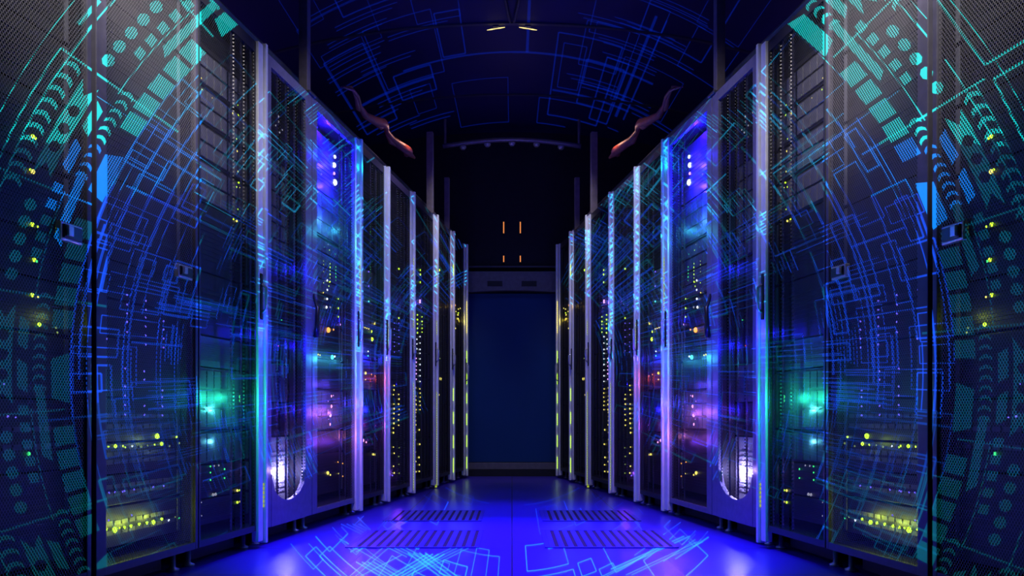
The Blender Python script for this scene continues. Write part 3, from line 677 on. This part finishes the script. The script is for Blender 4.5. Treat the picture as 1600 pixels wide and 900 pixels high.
# cable trays and cables above both rows
def row_pt(side, t, w, z): x, y = frame_of(side, t, w); return (x, y, z)
for side, sn in ((-1, 'left'), (1, 'right')):
    rt = tag(empty('cable_tray', row_pt(side, 3.0, -.22, TOP + .001), 0), f'dark steel cable tray on top of the {sn} cabinet row', 'cable tray', 'cable trays above the rows')
    o3 = Vector(rt.location)
    def L(t, w, z): return Vector(row_pt(side, t, w, z)) - o3
    for w in (-.12, -.44):
        MB().tube([L(2.7, w, TOP + .12), L(7.85, w, TOP + .12)], .018, 6).build('side_rail', M['tray'], rt)
    t = 2.8
    while t < 7.8:
        MB().tube([L(t, -.12, TOP + .10), L(t, -.44, TOP + .10)], .009, 6).build('rung', M['tray'], rt); t += .3
    for t in (3.2, 4.6, 5.9, 7.6):
        for w in (-.12, -.44): MB().tube([L(t, w, TOP + .001), L(t, w, TOP + .11)], .012, 6).build('tray_foot', M['tray'], rt)
    q = random.Random(5)
    for k, (mk, w, r, amp, z, word) in enumerate((('cable_red', -.19, .020, .022, .165, 'thick red cable'), ('cable_brown', -.25, .018, .018, .16, 'brown cable'), ('cable_black', -.31, .016, .012, .155, 'black cable'), ('cable_red', -.37, .013, .015, .155, 'thin red cable'))):
        pts = [row_pt(side, 2.8 + .12 * j, w + .012 * math.sin(j * .7 + k * 2), TOP + z + amp * max(0, math.sin(j * .55 + k))) for j in range(41)]
        tag(MB().tube(pts, r, 8).build('power_cable', M[mk], smooth=True), f'{word} lying along the cable tray over the {sn} row', 'cable', 'cables on the trays')
    # loose red bundle drooping over the tray edge
    a_ = on_row(568, 165, .0)[0]
    pts = []
    for j in range(15):
        t = 4.75 + .11 * j
        pts.append(row_pt(side, t, -.03 + .022 * math.sin(j * 1.3), TOP + .245 + .004 * j + .02 * math.sin(j * 1.05)))
    pts2 = [(x - side * -.012, y, z + .022 * math.sin(j * 1.9)) for j, (x, y, z) in enumerate(pts)]
    tag(MB().tube(pts2, .016, 8, [.2, .4, .5, .8, .7, .9, 1.3, .9, .7, .9, 1.3, 1.1, 1.3, .7, .3]).tube(pts, .026, 10, [.2, .3, .35, .5, .8, 1.0, 1.1, .8, .5, .8, 1.1, 1.2, 1.2, .8, .3]).build('cable_bundle', M['cable_red'], smooth=True), f'lumpy red cable bundle bulging over the tray edge, {sn} row', 'cable bundle', 'red cable bundles')
# ceiling lamps: two short curved yellow tubes near the crown
for sx, sn in ((-1, 'left'), (1, 'right')):
    c0 = on_vault(800 + sx * 25, 38)
    r = tag(empty('ceiling_lamp', (c0[0], c0[1], c0[2])), f'short curved yellow tube lamp near the vault crown, {sn} of the pair', 'ceiling lamp', 'yellow tube lamps on the vault')
    pts = [((.062 * u) * sx * -1, 0, -.030 + .010 * u * 1.0) for u in (-1, -.5, 0, .5, 1)]
    MB().tube([(x, 0, z) for x, _, z in pts], .0045, 8, [.4, 1, .6, 1, .4]).build('tube', glow('tube yellow', (1.0, .78, .30), 1.3), r, True)
    MB().box(-.02, .02, -.012, .012, -.022, .004, .002).build('bracket', M['tray'], r)
    c1 = on_vault(800 + sx * 3, 30)
    c2 = on_vault(800 + sx * 12, -10)
    tag(MB().tube([(c1[0], c1[1], c1[2] - .02), (c2[0], c2[1], c2[2] - .02)], .008, 6).build('suspension_rod', M['rib']), f'thin violet rod at the vault crown, {sn} side of the pair', 'rod', 'rods at the vault crown')
# perforated floor tiles
def vent(px, py, sx, size, lab):
    q = on_floor(px, py)
    r = tag(empty('floor_vent_tile', (q[0], q[1], .001)), lab, 'floor vent', 'slotted vent tiles in the floor')
    s2 = size / 2
    g = MB(); 
    g.box(-s2, s2, -s2, s2, 0, .0008); g.build('dark_tray', M['slot'], r)
    g = MB()
    for a_, b_, c_, d_ in ((-s2, s2, -s2, -s2 + .02), (-s2, s2, s2 - .02, s2), (-s2, -s2 + .02, -s2 + .02, s2 - .02), (s2 - .02, s2, -s2 + .02, s2 - .02)): g.box(a_, b_, c_, d_, .0009, .0032)
    g.build('rim', M['vent'], r)
    n = 13; w = (size - .04) / n
    g = MB()
    for k in range(n): g.box(-s2 + .021 + k * w, -s2 + .021 + k * w + w * .58, -s2 + .021, s2 - .021, .0009, .0030)
    g.build('slat_grille', M['vent'], r)
for sx, sn in ((-1, 'left'), (1, 'right')):
    vent(800 + sx * 145, 842, sx, .56, f'near slotted metal vent tile in the blue-lit floor, {sn} of the aisle')
    vent(800 + sx * 118, 806, sx, .52, f'far slotted metal vent tile in the blue-lit floor, {sn} of the aisle')

# ---------------------------------------------------------------- light
def lamp(kind, name, loc, col, power, size=.05, aim=None, cone=None, blend=.6):
    d = bpy.data.lights.new(name, kind); d.color = col; d.energy = power
    if kind == 'AREA': d.size = size
    else: d.shadow_soft_size = size
    if kind == 'SPOT': d.spot_size = math.radians(cone); d.spot_blend = blend
    o = bpy.data.objects.new(name, d); C.objects.link(o); o.location = loc
    if aim: o.rotation_euler = (Vector(aim) - Vector(loc)).to_track_quat('-Z', 'Y').to_euler()
    return o
lamp('SPOT', 'blue_floor_spot', (0, 3.75, 3.0), (.09, .02, 1.0), 2600, .08, (0, 3.6, 0), 46, .9)
lamp('SPOT', 'blue_floor_spot', (0, 4.9, 3.05), (.08, .01, 1.0), 420, .08, (0, 4.8, 0), 40, .9)
for sx in (-1, 1):
    lamp('SPOT', 'door_downlight', (sx * .35, 2.0, 2.55), (1.0, .92, .95), 300, .06, (sx * 1.17, 2.85, 2.0), 44, 1.0)
    lamp('SPOT', 'door_downlight', (sx * .40, 1.45, 2.5), (1.0, .95, .95), 190, .06, (sx * 1.26, 2.32, 1.9), 46, 1.0)
    lamp('SPOT', 'blue_door_wash', (sx * -.30, 2.3, 2.4), (.07, .03, 1.0), 20, .1, (sx * 1.15, 3.0, 1.1), 50, 1.0)
    for y in (4.2, 5.6, 7.0):
        lamp('SPOT', 'profile_fill', (sx * .12, y - .9, 2.9), (.88, .85, 1.0), 60, .06, (sx * (1.597 - .151 * y), y, 1.5), 50, 1.0)  # unseen lights added to brighten the silver profiles
lamp('SPOT', 'end_door_wash', (0, 6.9, 3.0), (.2, .3, 1.0), 11, .08, (0, 8.1, 1.2), 60, 1.0)  # unseen light added just to lift the end door
# glows of bright indicators and added blue fill, inside or just before the doors: px, py, offset to aisle, colour, watts
GLOW = [
 (588, 640, -.03, (.012, .008, 1), .4), (588, 560, -.03, (.012, .012, 1), .3), (575, 260, .05, (.0, .5, .8), .12), (618, 600, -.015, (.012, .008, 1), .2), (655, 600, -.015, (.012, .008, 1), .12),
 (378, 622, .045, (.02, 1, .55), 1.0), (335, 640, -.045, (.1, 1, .9), .12), (335, 690, -.045, (.15, .8, 1), .05),
  (452, 735, .05, (.5, .3, 1), .10),
 (523, 258, -.050, (.012, .004, 1), 2.6), (523, 290, -.050, (.012, .004, 1), 2.6), (512, 205, -.05, (.02, .003, 1), 2.4), (540, 240, .05, (.02, .01, 1), .6), (505, 320, -.05, (.012, .01, 1), 1.2),
 (512, 345, -.050, (.08, .35, 1), .35), (550, 360, .05, (.05, .65, 1), .35), (514, 513, -.04, (1, .25, .05), .25), (522, 559, .04, (.05, .6, 1), .15),
 (547, 565, .05, (.05, .55, 1), .30), (505, 640, -.04, (.35, .2, 1), .35), (540, 645, .05, (.6, .15, .9), .45), (545, 690, .06, (.2, .04, 1), .4), (540, 600, .06, (.10, .05, 1), .4),
 (572, 360, -.03, (.05, 1, .05), .16), (572, 420, -.03, (.05, 1, .05), .16), (572, 470, -.03, (.05, 1, .05), .1), (560, 681, .05, (1, .3, .7), .16), (585, 665, -.02, (.5, .05, .9), .22),
 (604, 592, .04, (1, .08, .03), .16), (590, 545, .05, (.08, .08, 1), .25), (580, 630, .07, (.06, .04, 1), .35), (622, 740, .03, (.25, .05, 1), .16), (625, 560, .06, (.06, .04, 1), .2),
 (671, 472, .06, (.12, .06, 1), .35), (728, 500, .03, (1, .8, .05), .10), (709, 478, .03, (1, .6, .05), .02), (488, 540, .05, (.012, .004, 1), .45), (488, 420, .05, (.012, .008, 1), .35), (424, 520, .05, (.012, .008, 1), .22), (488, 640, .05, (.012, .004, 1), .3), (560, 500, .05, (.012, .008, 1), .2),
 (220, 818, -.022, (.75, 1, .05), .16), (185, 822, -.022, (.75, 1, .05), .13), (255, 808, -.022, (.75, 1, .05), .13), (248, 690, -.022, (.6, 1, .05), .05), (182, 697, -.022, (.6, 1, .05), .03), (100, 495, -.022, (.7, 1, .1), .03),
]
for side in (-1, 1):
    for px, py, w, col, pw in GLOW:
        t, z = on_row(px, py, w); x, y = frame_of(side, t, w)
        lamp('POINT', 'indicator_and_fill_glow', (x, y, z), col, pw * (3.2 if col[2] > .85 else 1.8), .008)
    x, y = frame_of(side, 5.9, .05)
    lamp('POINT', 'cable_fill', (x, y, TOP + .32), (1, .5, .35), .5, .03)  # unseen warm light added to show up the red cables

lamp('POINT', 'vault_wash', (0, 7.2, 2.6), (.35, .25, 1.0), 1.5, .1)  # unseen fill, here and at both sides, added to lift the dark vault
for sx in (-1, 1): lamp('POINT', 'vault_wash', (sx * 1.9, 5.6, 2.45), (.3, .18, 1.0), 3.2, .1)
for p_ in HOT: lamp('POINT', 'cabinet_lamp', p_, (.42, .36, 1.0), 3.0, .012)
w = bpy.data.worlds.new('dark room'); bpy.context.scene.world = w; w.use_nodes = True
w.node_tree.nodes['Background'].inputs[0].default_value = (.02, .02, .06, 1); w.node_tree.nodes['Background'].inputs[1].default_value = .05

# ---------------------------------------------------------------- camera and look
cd = bpy.data.cameras.new('camera'); cam = bpy.data.objects.new('camera', cd); C.objects.link(cam)
cam.location = (0, 0, EYE); cam.rotation_euler = (PI / 2, 0, 0)
cd.sensor_width = 36; cd.lens = F / 1600 * 36; cd.shift_y = (HOR - 450) / 1600; cd.clip_start = .02
sc = bpy.context.scene; sc.camera = cam
sc.view_settings.view_transform = 'Standard'; sc.view_settings.look = 'None'; sc.view_settings.exposure = 0; sc.view_settings.gamma = 1
sc.view_settings.use_curve_mapping = False
sc.cycles.transparent_max_bounces = 16; sc.cycles.max_bounces = 6; sc.cycles.diffuse_bounces = 3; sc.cycles.glossy_bounces = 3
sc.cycles.sample_clamp_indirect = 4; sc.cycles.use_denoising = True
